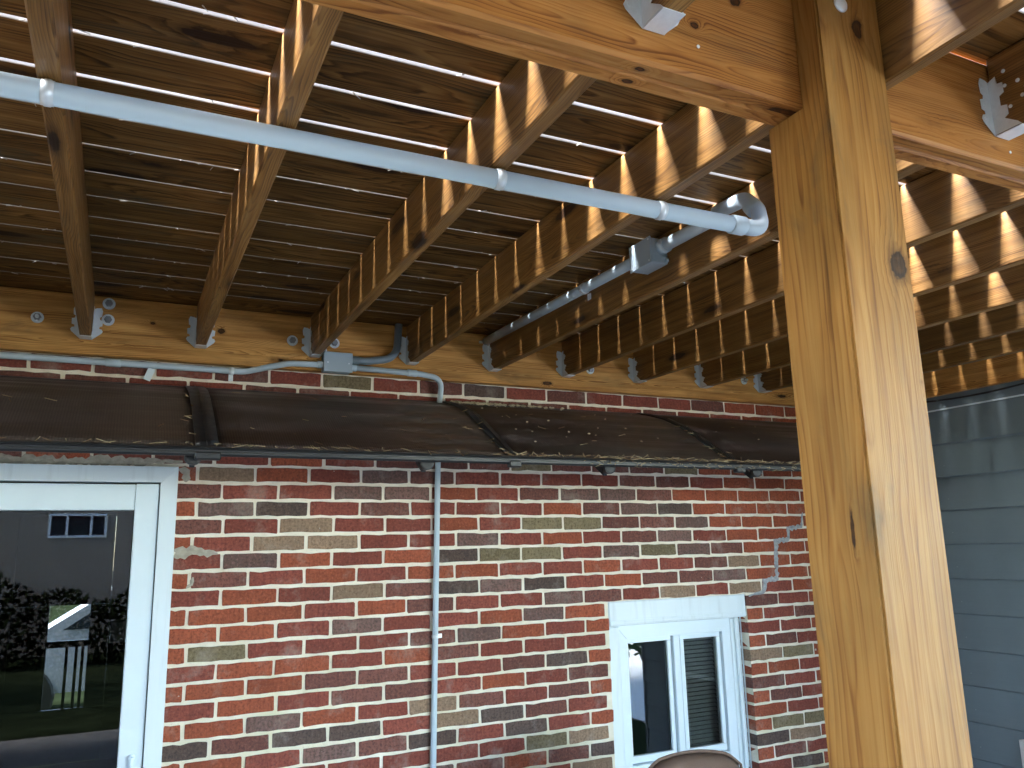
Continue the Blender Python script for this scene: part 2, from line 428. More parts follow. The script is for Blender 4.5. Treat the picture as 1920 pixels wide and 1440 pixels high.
def seen(b):
    A = []
    for x in (b[0], b[1]):
        for z in (b[2]-b[3]/2, b[2]+b[3]/2): A.append(project((x, 0, z)))
    if any(q is None for q in A): return 0
    xs, ys = [q[0] for q in A], [q[1] for q in A]
    if max(xs) < 0 or min(xs) > 1920 or max(ys) < 0 or min(ys) > 1440: return 0
    mx, my = sum(xs)/4, sum(ys)/4
    if my < 650: return 0
    if min(ys) > 714+.054*mx-6 and max(ys) < 850+.024*mx: return 0
    if my > 660 and mx > 1462+.083*(my-240)*1.0: return 0
    return (max(xs)-min(xs))*(max(ys)-min(ys))
sv = sorted([(seen(b), i) for i, b in enumerate(bricks)], reverse=True)
own = {i for s, i in sv[:300] if s > 0}
rest = bmesh.new(); rest_mats = [BM[c] for c in CODES]
for i, b in enumerate(bricks):
    wq = round((b[1]-b[0])/.004)*.004
    me = brick_me(wq, b[3], rr.randrange(5), b[4], b[5])
    loc = ((b[0]+b[1])/2, rr.uniform(-.0015, .001), b[2] + rr.uniform(-.0015, .0015)); ang = rr.uniform(-.006, .006)
    if i in own:
        o = mobj('brick', me, None, mortar, loc, (0, ang, 0))
    else:
        n0 = len(rest.faces); rest.from_mesh(me); rest.faces.ensure_lookup_table(); rest.verts.ensure_lookup_table()
        nv = len(me.vertices)
        for v in rest.verts[len(rest.verts)-nv:]: v.co += Vector(loc)
        for f in rest.faces[n0:]: f.material_index = CODES.index(b[4])
me = mesh_from(rest, 'bricks')
for m_ in list(me.materials): pass
me.materials.clear()
for m_ in rest_mats: me.materials.append(m_)
ro = mobj('other_bricks', me, None, mortar); ro['kind'] = 'stuff'

# grey stair-step repair of a crack, and smeared patches by the door
M_PATCH = plain('grey_repair_mortar', (.37, .39, .41), .95, var=.25, scale=60, bump=.6, spec=.1)
M_PATCH2 = plain('smeared_mortar', (.42, .38, .31), .95, var=.22, scale=40, bump=.6, spec=.1)
def smear(name, path, wdt, mat, thick=.004, rs=1):
    rg = random.Random(rs); pts = []
    P = [Vector((a, b)) for a, b in path]; dense = []
    for a, b in zip(P, P[1:]):
        n = max(2, int((b-a).length/.012))
        for k in range(n): dense.append(a+(b-a)*k/n)
    dense.append(P[-1]); L, R = [], []
    for i, p in enumerate(dense):
        t = (dense[min(i+1, len(dense)-1)]-dense[max(i-1, 0)]).normalized(); n = Vector((-t.y, t.x))
        tp = min(1, .25+4*min(i, len(dense)-1-i)/len(dense)); L.append(p+n*tp*(wdt*.5+rg.uniform(-.22, .25)*wdt)); R.append(p-n*tp*(wdt*.5+rg.uniform(-.22, .25)*wdt))
    bm = bmesh.new()
    def V(p, y): return bm.verts.new((p.x, y, p.y))
    a = [(V(l, -.0005), V((l+r)/2, -thick), V(r, -.0005)) for l, r in zip(L, R)]
    e = [(V(l, .006), V(r, .006)) for l, r in zip(L, R)]
    for i in range(len(a)-1):
        bm.faces.new((a[i][0], a[i+1][0], a[i+1][1], a[i][1])); bm.faces.new((a[i][1], a[i+1][1], a[i+1][2], a[i][2]))
        bm.faces.new((e[i][0], e[i+1][0], a[i+1][0], a[i][0])); bm.faces.new((a[i][2], a[i+1][2], e[i+1][1], e[i][1]))
    bm.faces.new((e[0][0], a[0][0], a[0][1], a[0][2], e[0][1])); bm.faces.new((e[-1][0], e[-1][1], a[-1][2], a[-1][1], a[-1][0]))
    bmesh.ops.recalc_face_normals(bm, faces=bm.faces)
    return mobj(name, mesh_from(bm), mat, mortar)
o = smear('crack_repair', [(3.15, 1.875), (3.13, 1.80), (3.035, 1.79), (3.03, 1.735), (2.94, 1.725), (2.93, 1.62), (2.925, 1.53), (2.84, 1.52), (2.83, 1.465), (2.72, 1.445)], .027, M_PATCH, .0042)
o['label'] = 'grey stair-stepped mortar repair running up from the window'
smear('mortar_patch', [(-.062, 1.742), (-.02, 1.738), (.02, 1.735), (.06, 1.730), (.095, 1.724)], .030, M_PATCH2, .003, 5)
smear('mortar_patch', [(-.062, 1.715), (-.04, 1.72), (-.01, 1.725)], .028, M_PATCH2, .003, 15)
smear('mortar_patch', [(-.012, 1.60), (.004, 1.612), (.01, 1.64)], .014, M_PATCH2, .004, 6)
smear('mortar_patch', [(-1.2, 2.075), (-.7, 2.073), (-.3, 2.075), (-.05, 2.08)], .035, M_PATCH2, .004, 9)
smear('mortar_patch', [(-.062, 2.05), (-.03, 2.04), (-.035, 2.0)], .03, M_PATCH2, .003, 11)

# ---- patio door (part of the house) with its own pieces
door = boxo('patio_door', (-1.95, .06, 0), (-.124, .068, .02), M_WHITE, house)      # sill plate; the rest hangs under it
door['label'] = 'white framed sliding glass patio door'
def dpart(n, a, b, mat=M_WHITE, ch=.003): return boxo(n, a, b, mat, door, ch)
def mitre(n, pts, y0, y1, mat, par):
    c = Vector((sum(p[0] for p in pts)/4, 0, sum(p[1] for p in pts)/4))
    return mobj(n, prism([(p[0]-c.x, p[1]-c.z) for p in pts], y1-y0, 'y'), mat, par, (c.x, y0, c.z))
mitre('door_casing', [(-1.95, 2.055), (-.066, 2.055), (-.1255, 1.9955), (-1.89, 1.9955)], -.032, .03, M_PAINT, door)
mitre('door_casing', [(-.0645, 0), (-.0645, 2.0555), (-.124, 1.996), (-.124, 0)], -.031, .03, M_PAINT, door)
mitre('door_casing', [(-1.951, 0), (-1.951, 2.055), (-1.89, 1.994), (-1.89, 0)], -.031, .03, M_PAINT, door)
dpart('door_stile', (-.208, -.018, .02), (-.1275, .03, 1.990))
dpart('door_top_rail', (-1.885, -.016, 1.892), (-.2095, .028, 1.988))
dpart('door_stile', (-1.1, .034, .02), (-1.0, .06, 1.89)); dpart('door_stile', (-1.885, -.018, .02), (-1.80, .03, 1.890))
dpart('door_bottom_rail', (-1.80, -.016, .03), (-.2095, .028, .16))
gl = boxo('door_glass', (-1.798, .006, .162), (-.211, .010, 1.890), M_DGLASS, door)
lt = mobj('latch', lathe_me([(0, .012), (-.008, .012), (-.010, .008)], 14), M_WHITE, door, (-.163, -.018, 1.022))
boxo('thumb_turn', (-.170, -.040, .99), (-.157, -.026, 1.026), M_WHITE, lt, .003)

# ---- window (part of the house)
win = boxo('window', (1.87, .112, .56), (2.70, .16, .60), M_WHITE, house); win['label'] = 'white slider window set back in the brick wall'
def wp(n, a, b, mat=M_WHITE, ch=.003): return boxo(n, a, b, mat, win, ch)
wp('header_board', (1.865, .003, 1.344), (2.700, .10, 1.457), M_PAINT, .004)
wp('header_lip', (1.865, -.004, 1.352), (2.695, .0, 1.37), M_PAINT, .002)
wp('side_casing', (1.865, .02, .60), (1.932, .10, 1.342), M_PAINT, .006); wp('side_casing', (2.628, .058, .60), (2.7015, .10, 1.342), M_PAINT, .010)
wp('casing_bead', (2.655, .044, .60), (2.672, .057, 1.342), M_PAINT, .005)
mitre('frame', [(1.934, 1.340), (2.626, 1.340), (2.575, 1.275), (1.993, 1.275)], .055, .12, M_WHITE, win)
mitre('frame', [(1.934, .60), (1.934, 1.339), (1.992, 1.274), (1.992, .60)], .056, .12, M_WHITE, win)
mitre('frame', [(2.626, .60), (2.626, 1.339), (2.576, 1.274), (2.576, .60)], .056, .12, M_WHITE, win)
wp('sill', (1.865, -.03, .552), (2.70, .10, .598), M_PAINT, .006)
wp('frame', (1.994, .058, .602), (2.574, .12, .70))
for (x0, x1, y) in ((1.995, 2.275, .088), (2.318, 2.574, .074)):
    s_ = wp('sash', (x0, y, 1.250), (x1, y+.026, 1.272), M_WHITE, .002)
    boxo('sash_rail', (x0, y, .702), (x1, y+.026, .735), M_WHITE, win, .002)
    boxo('sash_stile', (x0, y, .736), (x0+.026, y+.026, 1.249), M_WHITE, win, .002); boxo('sash_stile', (x1-.024, y, .736), (x1, y+.026, 1.249), M_WHITE, win, .002)
    boxo('pane', (x0+.027, y+.012, .737), (x1-.025, y+.016, 1.248), M_GLASS, win)
wp('meeting_stile', (2.278, .070, .702), (2.315, .118, 1.272), M_WHITE, .003)
boxo('reveal_caulk', (2.694, .050, .60), (2.7025, .0575, 1.342), M_PAINT, win, .002)

bm = bmesh.new()  # slats added behind the right pane, standing in for mirrored siding lines
for k_ in range(26):
    z_ = .72+k_*.0205; q_ = [(2.33, .128, z_), (2.57, .128, z_), (2.57, .142, z_+.013), (2.33, .142, z_+.013)]
    v_ = [bm.verts.new(p) for p in q_] + [bm.verts.new((p[0], p[1]+.001, p[2]-.0012)) for p in q_]
    for f_ in ((0, 1, 2, 3), (7, 6, 5, 4), (0, 4, 5, 1), (1, 5, 6, 2), (2, 6, 7, 3), (3, 7, 4, 0)): bm.faces.new([v_[i_] for i_ in f_])
bl_ = mobj('reflection_slats', mesh_from(bm), plain('grey_reflection_slat', (.30, .30, .27), .6), win); bl_['kind'] = 'stuff'
# ---- rooms behind the glass
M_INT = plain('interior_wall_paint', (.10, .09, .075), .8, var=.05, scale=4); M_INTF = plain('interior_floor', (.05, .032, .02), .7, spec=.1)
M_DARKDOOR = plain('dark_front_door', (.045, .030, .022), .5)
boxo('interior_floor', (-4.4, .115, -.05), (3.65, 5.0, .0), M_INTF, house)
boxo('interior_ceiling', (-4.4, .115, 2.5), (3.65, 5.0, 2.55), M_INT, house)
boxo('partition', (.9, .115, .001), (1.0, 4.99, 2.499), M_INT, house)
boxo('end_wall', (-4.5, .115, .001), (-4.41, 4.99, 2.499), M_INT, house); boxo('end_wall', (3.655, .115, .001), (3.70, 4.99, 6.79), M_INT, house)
bm = bmesh.new()
ax = (-.655, -.44); 
for a, b in [((-4.5, 0), (-1.05, 6.79)), ((-.28, 0), (3.7, 6.79)), ((-1.05, 2.1), (-.28, 6.79))]: add_box(bm, (a[0], 5.0, a[1]), (b[0], 5.12, b[1]))
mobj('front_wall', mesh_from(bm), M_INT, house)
fd = boxo('front_door', (-1.049, 5.02, .0), (-.281, 5.06, .44), M_DARKDOOR, house)
boxo('door_panel', (-1.049, 5.021, 1.315), (-.281, 5.059, 2.099), M_DARKDOOR, fd); boxo('door_panel', (-1.049, 5.021, .442), (-.76, 5.059, 1.313), M_DARKDOOR, fd)
boxo('door_panel', (-.437, 5.021, .442), (-.281, 5.059, 1.313), M_DARKDOOR, fd); boxo('lock_rail', (-.759, 5.022, .955), (-.438, 5.058, 1.01), M_DARKDOOR, fd)
for x in (-.60, -.525, -.475): boxo('muntin', (x-.012, 5.023, .443), (x+.012, 5.057, .954), M_DARKDOOR, fd)
boxo('shelf_unit', (-2.3, 3.0, .001), (-1.25, 3.4, 1.5), plain('shelf_wood', (.10, .07, .05), .6), house)
boxo('picture_frame', (-.27, 4.96, .97), (-.10, 4.995, 1.17), M_WHITE, house, .004)

# ------------------------------------------------------------------ siding wall
def siding_mat():
    k = NB('grey_blue_siding'); tc = k.n('ShaderNodeTexCoord').outputs['Object']
    n = k.noise(k.vm('MULTIPLY', tc, (30, 3.0, 60)), 1, 5, .6, .8); n2 = k.noise(tc, 3, 4)
    c = k.mix(k.f(n2, .3, .7), (.150, .195, .225), (.178, .226, .256))
    w_ = k.noise(tc, 60, 2, .5); c = k.mix(k.f(w_, .78, .80, 0, .7), c, (.5, .5, .5))
    k.bump(n, .30, .002); return k.out(c, .62, 0, .3)
M_SID = siding_mat()
sw = empty('siding_wall', (3.70, -1.1, 0), 'dark blue-grey lap siding wall at right behind the post', 'wall')
SY1 = -2.2
boxo('wall_core', (3.716, SY1, 0), (3.85, -.002, 6.8), M_SID, sw)
z = 2.395
prof_me = None
while z > -.05:
    zb_ = max(z-.1755, .02)
    if z-zb_ > .05:
        me = prism([(0.0, -.1875), (-.007, -.1875), (-.016, -.1800), (.009, 0.0), (.015, 0.0)], abs(SY1)-.02, 'y')
        o = mobj('siding_board', me, M_SID, sw, (3.70, SY1+.01, z))
    z -= .1755
boxo('frieze_board', (3.694, SY1+.01, 2.402), (3.714, -.012, 2.472), M_SID, sw, .002)
boxo('caulk_bead', (3.697, SY1+.01, 2.3955), (3.712, -.012, 2.4015), M_WHITE, sw)
boxo('corner_trim', (3.69, SY1-.03, 0), (3.86, SY1-.002, 6.8), M_SID, sw)
cable = tubeo('black_cable', [(3.680, -.02, 2.475)] + [(3.678, -y, 2.462 - .024*math.sin(math.pi*min(1, max(0, (y-.3)/.85)))) for y in [i*.1 for i in range(1, 16)]] + [(3.682, -2.1, 2.465)], .005, M_RUBBER, None, 8)
tag(cable, 'thin black cable sagging along the top of the grey siding', 'cable')

# ------------------------------------------------------------------ deck
ZT, ZJ, ZB = 2.703, 2.527, 2.468      # board underside, joist underside, beam and ledger underside
deck = empty('wooden_deck', (1.0, -1.9, ZB), 'stained brown timber deck seen from below with joists and gapped boards', 'deck')
led = lumber('ledger_board', (-4.4, -.0235, (ZT+ZB)/2-.001), (3.655, -.0235, (ZT+ZB)/2-.001), .040, ZT-ZB-.003, M_LEDGER, deck)
lumber('beam_ply', (-6.3, -2.3805, (ZT+ZB)/2-.001), (4.6, -2.3805, (ZT+ZB)/2-.001), .0375, ZT-ZB-.004, M_BEAM, deck, .005)
lumber('beam_ply', (-6.3, -2.4195, (ZT+ZB)/2-.003), (4.6, -2.4195, (ZT+ZB)/2-.003), .0375, ZT-ZB-.006, M_BEAM, deck, .006)
YB, YF = -2.361, -2.4385            # back and front face of the beam
XL = [-.435, -.032, .418, .842, 1.243, 1.632, 2.047, 2.467, 2.870, 3.272]
XN = [-.435, -.036, .418, .842, 1.275, 1.690, 2.140, 2.555, 2.965, 3.330]
XS = [(-.84-.405*k, -.84-.405*k) for k in range(8)]
JH = ZT-ZJ-.001
for a, b in list(zip(XL, XN)) + XS:
    zc = (ZT+ZJ)/2 - .0005 + random.uniform(-.0012, .0)
    lumber('joist', (a+.019, -.046, zc), (b+.019, YB+.003, zc), .038, JH-.002, M_JOIST, deck, .004)
XNEAR = [-3.6, -3.2, -2.8, -2.4, -2.0, -1.6, -1.2, -.80, -.40, .02, .445, .938, 1.318, 1.72, 2.13, 2.53, 2.94, 3.35, 3.8]
YEND = -6.0
for x in XNEAR:
    zc = (ZT+ZJ)/2 - .0005; wd = .030 if x == .938 else .038
    lumber('joist', (x+wd/2, YF-.003, zc), (x+wd/2, YEND+.04, zc), wd, JH-.002, M_JOIST, deck, .004)
lumber('rim_joist', (3.672, -.048, (ZT+ZB)/2-.001), (3.672, -2.355, (ZT+ZB)/2-.001), .036, ZT-ZB-.004, M_LEDGER, deck)
lumber('rim_joist', (-6.3, YEND+.019, (ZT+ZJ)/2), (4.6, YEND+.019, (ZT+ZJ)/2), .036, JH-.002, M_JOIST, deck)
# boards: narrow gaps near the house, wider towards the yard
PITCHB = .1573; y = -1.948 + PITCHB*12
edges = []
yy = -.046
ys = [-1.948 + PITCHB*k for k in range(11, -27, -1)]
prev = -.002
for k, yc in enumerate(ys):
    if yc < YEND-.02: break
    gap = .0026 if yc > -.75 else (.0034 if yc > -1.20 else (.0050 if yc > -1.50 else .0112)); gap *= random.uniform(.85, 1.15)
    a, b = prev, yc + gap/2
    if a-b > .03:
        lumber('deck_board', (-6.4, (a+b)/2, ZT+.0125+random.uniform(0, .0008)), (3.655 if yc > SY1-.05 else 4.7, (a+b)/2, ZT+.0125), a-b, .025, M_DECK, deck, .0014)
    prev = yc-gap/2
# joist hangers
def hanger_me():
    bm = bmesh.new(); H = .118; t = .0016
    def poly(pts, y0, y1):
        a = [bm.verts.new((p[0], y0, p[1])) for p in pts]; b = [bm.verts.new((p[0], y1, p[1])) for p in pts]
        bm.faces.new(a); bm.faces.new(b[::-1])
        for i in range(len(pts)): bm.faces.new((a[i], b[i], b[(i+1) % len(pts)], a[(i+1) % len(pts)]))
    fl = [(0, -.002), (-.030, .024), (-.034, .032), (-.030, .040), (-.021, .042), (-.022, .050), (-.031, .053), (-.032, .074), (-.022, .077), (-.020, .086), (-.027, .090), (-.029, .112), (-.024, H+.006), (-.008, H+.004), (0, H)]
    for s in (-1, 1):
        pts = [(s*(-p[0]) + (.0205 if s > 0 else -.0205), p[1]) for p in fl] if s > 0 else [(p[0]-.0205, p[1]) for p in fl]
        poly(pts, -.0005, -.0005-t)
        x = .0195*s; x1 = x+t*s
        sp_ = [(-.0022, 0), (-.0022, H), (-.018, H+.006), (-.020, H-.012), (-.031, H-.014), (-.031, H-.036), (-.021, H-.040), (-.021, .056), (-.034, .052), (-.034, .032), (-.025, .027), (-.050, .008), (-.056, 0)]
        a = [bm.verts.new((x, p[0], p[1])) for p in sp_]; b = [bm.verts.new((x1, p[0], p[1])) for p in sp_]
        bm.faces.new(a); bm.faces.new(b[::-1])
        for i in range(len(sp_)): bm.faces.new((a[i], b[i], b[(i+1) % len(sp_)], a[(i+1) % len(sp_)]))
    add_box(bm, (-.0211, -.058, -.0035), (.0211, -.0022, -.0018))
    # nail heads
    for s in (-1, 1):
        for (x, zz) in ((.029, .033), (.028, .064), (.026, .103)):
            r = bmesh.ops.create_cone(bm, cap_ends=True, segments=8, radius1=.0035, radius2=.0035, depth=.002)
            bmesh.ops.rotate(bm, verts=r['verts'], matrix=Matrix.Rotation(math.pi/2, 3, 'X'))
            bmesh.ops.translate(bm, verts=r['verts'], vec=(s*(x+.016), -.003, zz))
        for (yy_, zz) in ((-.036, .093), (-.041, .044)):
            r = bmesh.ops.create_cone(bm, cap_ends=True, segments=8, radius1=.0038, radius2=.0038, depth=.002)
            bmesh.ops.rotate(bm, verts=r['verts'], matrix=Matrix.Rotation(math.pi/2, 3, 'Y'))
            bmesh.ops.translate(bm, verts=r['verts'], vec=(s*.0222, yy_, zz))
    bmesh.ops.recalc_face_normals(bm, faces=bm.faces)
    return mesh_from(bm, 'hanger')
HME = hanger_me(); HME.materials.append(M_GALV)
for a in XL[:9]: mobj('joist_hanger', HME, M_GALV, deck, (a+.019, -.044, ZJ+.0015), (0, random.uniform(-.02, .02), 0))
for x in XNEAR[9:16]:
    if x != .938: mobj('joist_hanger', HME, M_GALV, deck, (x+.019, YF-.0005, ZJ+.0015))
for x, zz, r in ((1.40, 2.665, .0045), (1.405, 2.62, .004), (1.41, 2.575, .004)): pass
NAIL = lathe_me([(0, .0042), (-.0015, .0042), (-.002, .003)], 10, 'x'); NAIL.materials.append(M_GALV)
for (yy_, zz) in ((-2.475, 2.655), (-2.50, 2.62), (-2.515, 2.60), (-2.505, 2.585)): mobj('nail', NAIL, M_GALV, deck, (1.318, yy_, zz))
# ledger bolts with washers
M_STEEL = plain('dark_zinc_steel', (.30, .31, .33), .38, .7, var=.1)
NUT = lathe_me([(0, .0135), (-.012, .0135), (-.0135, .0115), (-.0135, .0072)], 6); NUT.materials.append(M_STEEL)
BOLT = lathe_me([(0, .0215), (-.003, .0215), (-.0025, .0125), (-.004, .0125), (-.013, .0125), (-.0132, .0070), (-.028, .0064)], 16); BOLT.materials.append(M_GALV)
LAG = lathe_me([(0, .0225), (-.003, .0225), (-.0015, .0125), (-.0015, .0105), (-.011, .0105), (-.011, .0060), (-.008, .0050)], 16); LAG.materials.append(M_GALV)
for (x, zz, m_) in ((-.579, 2.594, BOLT), (-.347, 2.672, LAG), (-.346, 2.608, LAG), (.345, 2.590, LAG), (.521, 2.595, LAG), (1.79, 2.574, LAG), (2.768, 2.586, BOLT)):
    lb = mobj('ledger_bolt', m_, M_GALV, deck, (x, -.0442, zz))
    mobj('nut', NUT, M_STEEL, lb, (x, -.0466, zz))
for (x, zz) in ((.535, 2.60), (.555, 2.525), (1.00, 2.60), (1.36, 2.50)): mobj('nail', lathe_me([(0, .0032), (-.0014, .0032)], 8), M_GALV, deck, (x, YF-.0003, zz))

# ------------------------------------------------------------------ post (notched 6x6)
PX0, PX1, PY0, PY1 = .778, .936, -2.4925, -2.3525
M_POST = wood('post_wood', (.135, .052, .010), (.275, .126, .028), (.355, .187, .052), ring=.85, knots=.35, rough=.5, blotch=.45, stain=.45, freq=85.0, famp=.16, mamp=.42,
              fixed=((2.174-1.35, -.07, .049, .0215, 1.35), (2.614-1.35, -.07, .017, .014, 1.6), (1.735-1.35, -.029, -.079, .0035, 9.0), (1.05-1.35, -.07, .03, .009, 1.6)))
post = bmesh.new()
def pv(x, yv, zv): return post.verts.new((zv-1.35, yv-(PY0+PY1)/2, -(x-(PX0+PX1)/2)*-1))
prof = [(PY0, .004), (PY1, .004), (PY1, ZB-.0035), (YF-.0015, ZB-.0035), (YF-.0015, ZT-.002), (PY0, ZT-.002)]
A_ = [pv(PX0, p[0], p[1]) for p in prof]; B_ = [pv(PX1, p[0], p[1]) for p in prof]
post.faces.new(A_); post.faces.new(B_[::-1])
for i in range(6): post.faces.new((A_[i], B_[i], B_[(i+1) % 6], A_[(i+1) % 6]))
bmesh.ops.recalc_face_normals(post, faces=post.faces)
le = [e for e in post.edges if abs(e.verts[0].co.x-e.verts[1].co.x) > .5]
bmesh.ops.bevel(post, geom=le, offset=.004, segments=2, affect='EDGES')
# local X is up, local Z is world x
pe = empty('timber_post', ((PX0+PX1)/2, (PY0+PY1)/2, 0), 'thick square golden-brown timber post notched under the beam', 'post')
po = mobj('post_timber', mesh_from(post), M_POST, pe, ((PX0+PX1)/2, (PY0+PY1)/2, 1.35))
po.rotation_euler = Matrix(((0, 0, 1), (0, 1, 0), (1, 0, 0))).to_euler() if False else (0, 0, 0)
po.matrix_basis = Matrix.Translation(po.location) @ Matrix(((0, 0, 1, 0), (0, 1, 0, 0), (1, 0, 0, 0), (0, 0, 0, 1)))
cb = mobj('carriage_bolt', lathe_me([(0, .0155), (-.002, .0155), (-.005, .012), (-.0065, .006), (-.0068, .001)], 18), M_GALV, pe, (.838, PY0-.0003, 2.652), smooth=True)

# ------------------------------------------------------------------ conduits
def strap(parent, c, axis, r, tabdir, mat=M_GALV, length=.020):
    c = Vector(c); ax = {'x': Vector((1, 0, 0)), 'y': Vector((0, 1, 0)), 'z': Vector((0, 0, 1))}[axis]
    o = tubeo('strap', [c-ax*length/2, c-ax*length*.30, c-ax*length*.25, c+ax*length*.25, c+ax*length*.30, c+ax*length/2], [r+.0016, r+.0016, r+.0030, r+.0030, r+.0016, r+.0016], mat, parent, 20)
    td = Vector(tabdir); n = ax.cross(td)
    p = c + td*(r+.012)
    return o, p
# run under the joists
RA = .0205; ZC = ZJ-RA-.003
c1 = empty('electrical_conduit', (.3, -1.906, ZC), 'long light grey conduit pipe strapped across the undersides of the joists', 'conduit')
tubeo('pipe', [(-3.8, -1.906, ZC), (1.103, -1.906, ZC)], RA, M_PVC, c1, 24)
path = fillet([(1.085, -1.906, ZC), (1.180, -1.906, ZC), (1.196, -1.880, ZC+.070), (1.203, -1.828, ZC+.122), (1.2165, -1.70, 2.6405)], [.05, .06, .06], 12)
tubeo('elbow', path, RA, M_PVC, c1, 24)
tubeo('coupling', [(1.1945, -1.876, ZC+.066), (1.1947, -1.874, ZC+.0690), (1.1985, -1.854, ZC+.092), (1.1987, -1.852, ZC+.094)], [RA+.001, RA+.0032, RA+.0032, RA+.001], M_PVC, c1, 24)
tubeo('coupling', [(1.077, -1.906, ZC), (1.079, -1.906, ZC), (1.117, -1.906, ZC), (1.119, -1.906, ZC)], [RA+.0015, RA+.0035, RA+.0035, RA+.0015], M_PVC, c1, 24)
for x in (-.416, .437, .861): strap(c1, (x, -1.906, ZC), 'x', RA, (0, 1, 0))
SCREW = lathe_me([(0, .0045), (-.002, .004), (-.003, .002)], 10, 'z'); SCREW.materials.append(M_GALV)
for x in (-.416, .437, .861):
    boxo('strap_tab', (x-.010, -1.906+RA+.001, ZJ-.0035), (x+.010, -1.906+RA+.028, ZJ-.0015), M_GALV, c1, .0005)
    mobj('screw', SCREW, M_GALV, c1, (x, -1.906+RA+.016, ZJ-.004))
# run along the joist
def xj(yv): return 1.243 + (1.275-1.243)*(-yv-.046)/2.31 - RA - .004
c2 = empty('electrical_conduit', (1.22, -1.0, 2.64), 'grey conduit pipe running along a joist face to a junction box', 'conduit')
def zj(yv): return 2.661 + .012*yv
tubeo('pipe', [(xj(-1.70), -1.699, zj(-1.70)), (xj(-1.41), -1.41, zj(-1.41))], RA-.0005, M_PVC, c2, 20)
tubeo('pipe', [(xj(-1.30), -1.295, zj(-1.3)), (xj(-.075), -.075, zj(-.07))], RA-.002, M_PVC, c2, 20)
strap(c2, (xj(-.94), -.94, zj(-.94)), 'y', RA-.002, (0, 0, 1)); strap(c2, (xj(-1.66), -1.66, zj(-1.66)), 'y', RA-.0005, (0, 0, 1))
boxo('strap_tab', (xj(-.94)+.018, -.95, zj(-.94)-.040), (xj(-.94)+.022, -.93, zj(-.94)-.018), M_GALV, c2)
tubeo('coupling', [(xj(-1.43), -1.435, zj(-1.43)), (xj(-1.41), -1.408, zj(-1.41))], RA+.004, M_PVC, c2, 20)
wire = tubeo('wire_end', [(xj(-.09), -.09, zj(-.07)), (xj(-.09)-.004, -.066, zj(-.07)-.002), (xj(-.09)-.030, -.060, zj(-.07)-.004)], .006, plain('cream_wire', (.75, .68, .52), .5), c2, 10)
jb = empty('junction_box', (1.20, -1.352, 2.59), 'small grey junction box on the joist face inline with a conduit', 'junction box')
bx = xj(-1.35)
boxo('box_body', (bx-.040, -1.408, 2.590), (bx+.0235, -1.297, 2.672), M_PVCBOX, jb, .003)
boxo('cover', (bx-.046, -1.411, 2.587), (bx-.0405, -1.294, 2.675), M_PVCBOX, jb, .0015)
for yv in (-1.403, -1.302):
    for zv in (2.596, 2.666): mobj('screw', lathe_me([(0, .003), (-.0015, .003)], 8, 'x'), M_GALV, jb, (bx-.0462, yv, zv))
mobj('mounting_ear', lathe_me([(0, .008), (.006, .008)], 12, 'x'), M_PVCBOX, jb, (bx+.010, -1.414, 2.60))
# wall run
RW = .0125
c3 = empty('electrical_conduit', (0, -.02, 2.449), 'thin grey conduit along the top of the brick wall below the ledger', 'conduit')
tubeo('pipe', fillet([(-3.9, -.0155, 2.449), (.16, -.0155, 2.449), (.33, -.072, 2.486), (.470, -.073, 2.490)], [.14, .12], 10), RW, M_PVC, c3, 16)
tubeo('coupling', [(-.345, -.0155, 2.449), (-.343, -.0155, 2.449), (-.293, -.0155, 2.449), (-.291, -.0155, 2.449)], [RW+.001, RW+.003, RW+.003, RW+.001], M_PVC, c3, 16)
strap(c3, (.112, -.0155, 2.449), 'x', RW, (0, 0, -1)); boxo('strap_tab', (.103, -.006, 2.408), (.121, -.003, 2.437), M_GALV, c3, .001)
mobj('screw', lathe_me([(0, .004), (-.003, .003)], 8), M_GALV, c3, (.112, -.006, 2.418))
tb = boxo('white_strap', (-.013, -.0012, -.031), (.013, .0012, .018), M_WHITE, None, .0005); tb.location = (-.190, -.0165, 2.413); tb.rotation_euler = (.12, .33, .1)
tag(tb, 'small loose white strap hanging below the thin wall conduit at upper left', 'strap')
jb2 = empty('junction_box', (.526, -.075, 2.46), 'small grey junction box on the ledger where three conduits meet', 'junction box')
boxo('box_body', (.468, -.094, 2.461), (.586, -.045, 2.541), M_PVCBOX, jb2, .003)
boxo('cover', (.466, -.100, 2.459), (.588, -.0945, 2.543), M_PVCBOX, jb2, .0015)
for x in (.483, .572):
    mobj('screw', lathe_me([(0, .0035), (-.0015, .0035)], 8), M_GALV, jb2, (x, -.1002, 2.497))
mobj('hub', lathe_me([(0, .0185), (.034, .0185)], 16, 'x'), M_PVCDK, jb2, (.588, -.070, 2.520)); mobj('hub', lathe_me([(0, .0155), (.022, .0155)], 16, 'x'), M_PVC, jb2, (.588, -.073, 2.487))
mobj('hub', lathe_me([(0, .0155), (-.020, .0155)], 16, 'x'), M_PVC, jb2, (.466, -.073, 2.490))
c4 = empty('electrical_conduit', (1.0, -.02, 0), 'thin grey conduit dropping down the brick wall from the junction box', 'conduit')
tubeo('pipe', fillet([(.60, -.073, 2.487), (.90, -.070, 2.482), (1.004, -.062, 2.47), (1.004, -.0165, 2.33), (.997, -.0165, 2.0), (.972, -.0155, .82), (.965, -.0155, .01)], [.2, .085, .10, .1, .1], 10), RW, M_PVC, c4, 16)
tubeo('coupling', [(.838, -.0708, 2.4835), (.84, -.0708, 2.4834), (.88, -.0702, 2.4828), (.882, -.0702, 2.4828)], [RW+.001, RW+.003, RW+.003, RW+.001], M_PVC, c4, 16)
strap(c4, (.984, -.0155, 1.36), 'z', RW, (1, 0, 0), length=.016); boxo('strap_tab', (.995, -.006, 1.351), (1.018, -.003, 1.369), M_GALV, c4, .001)
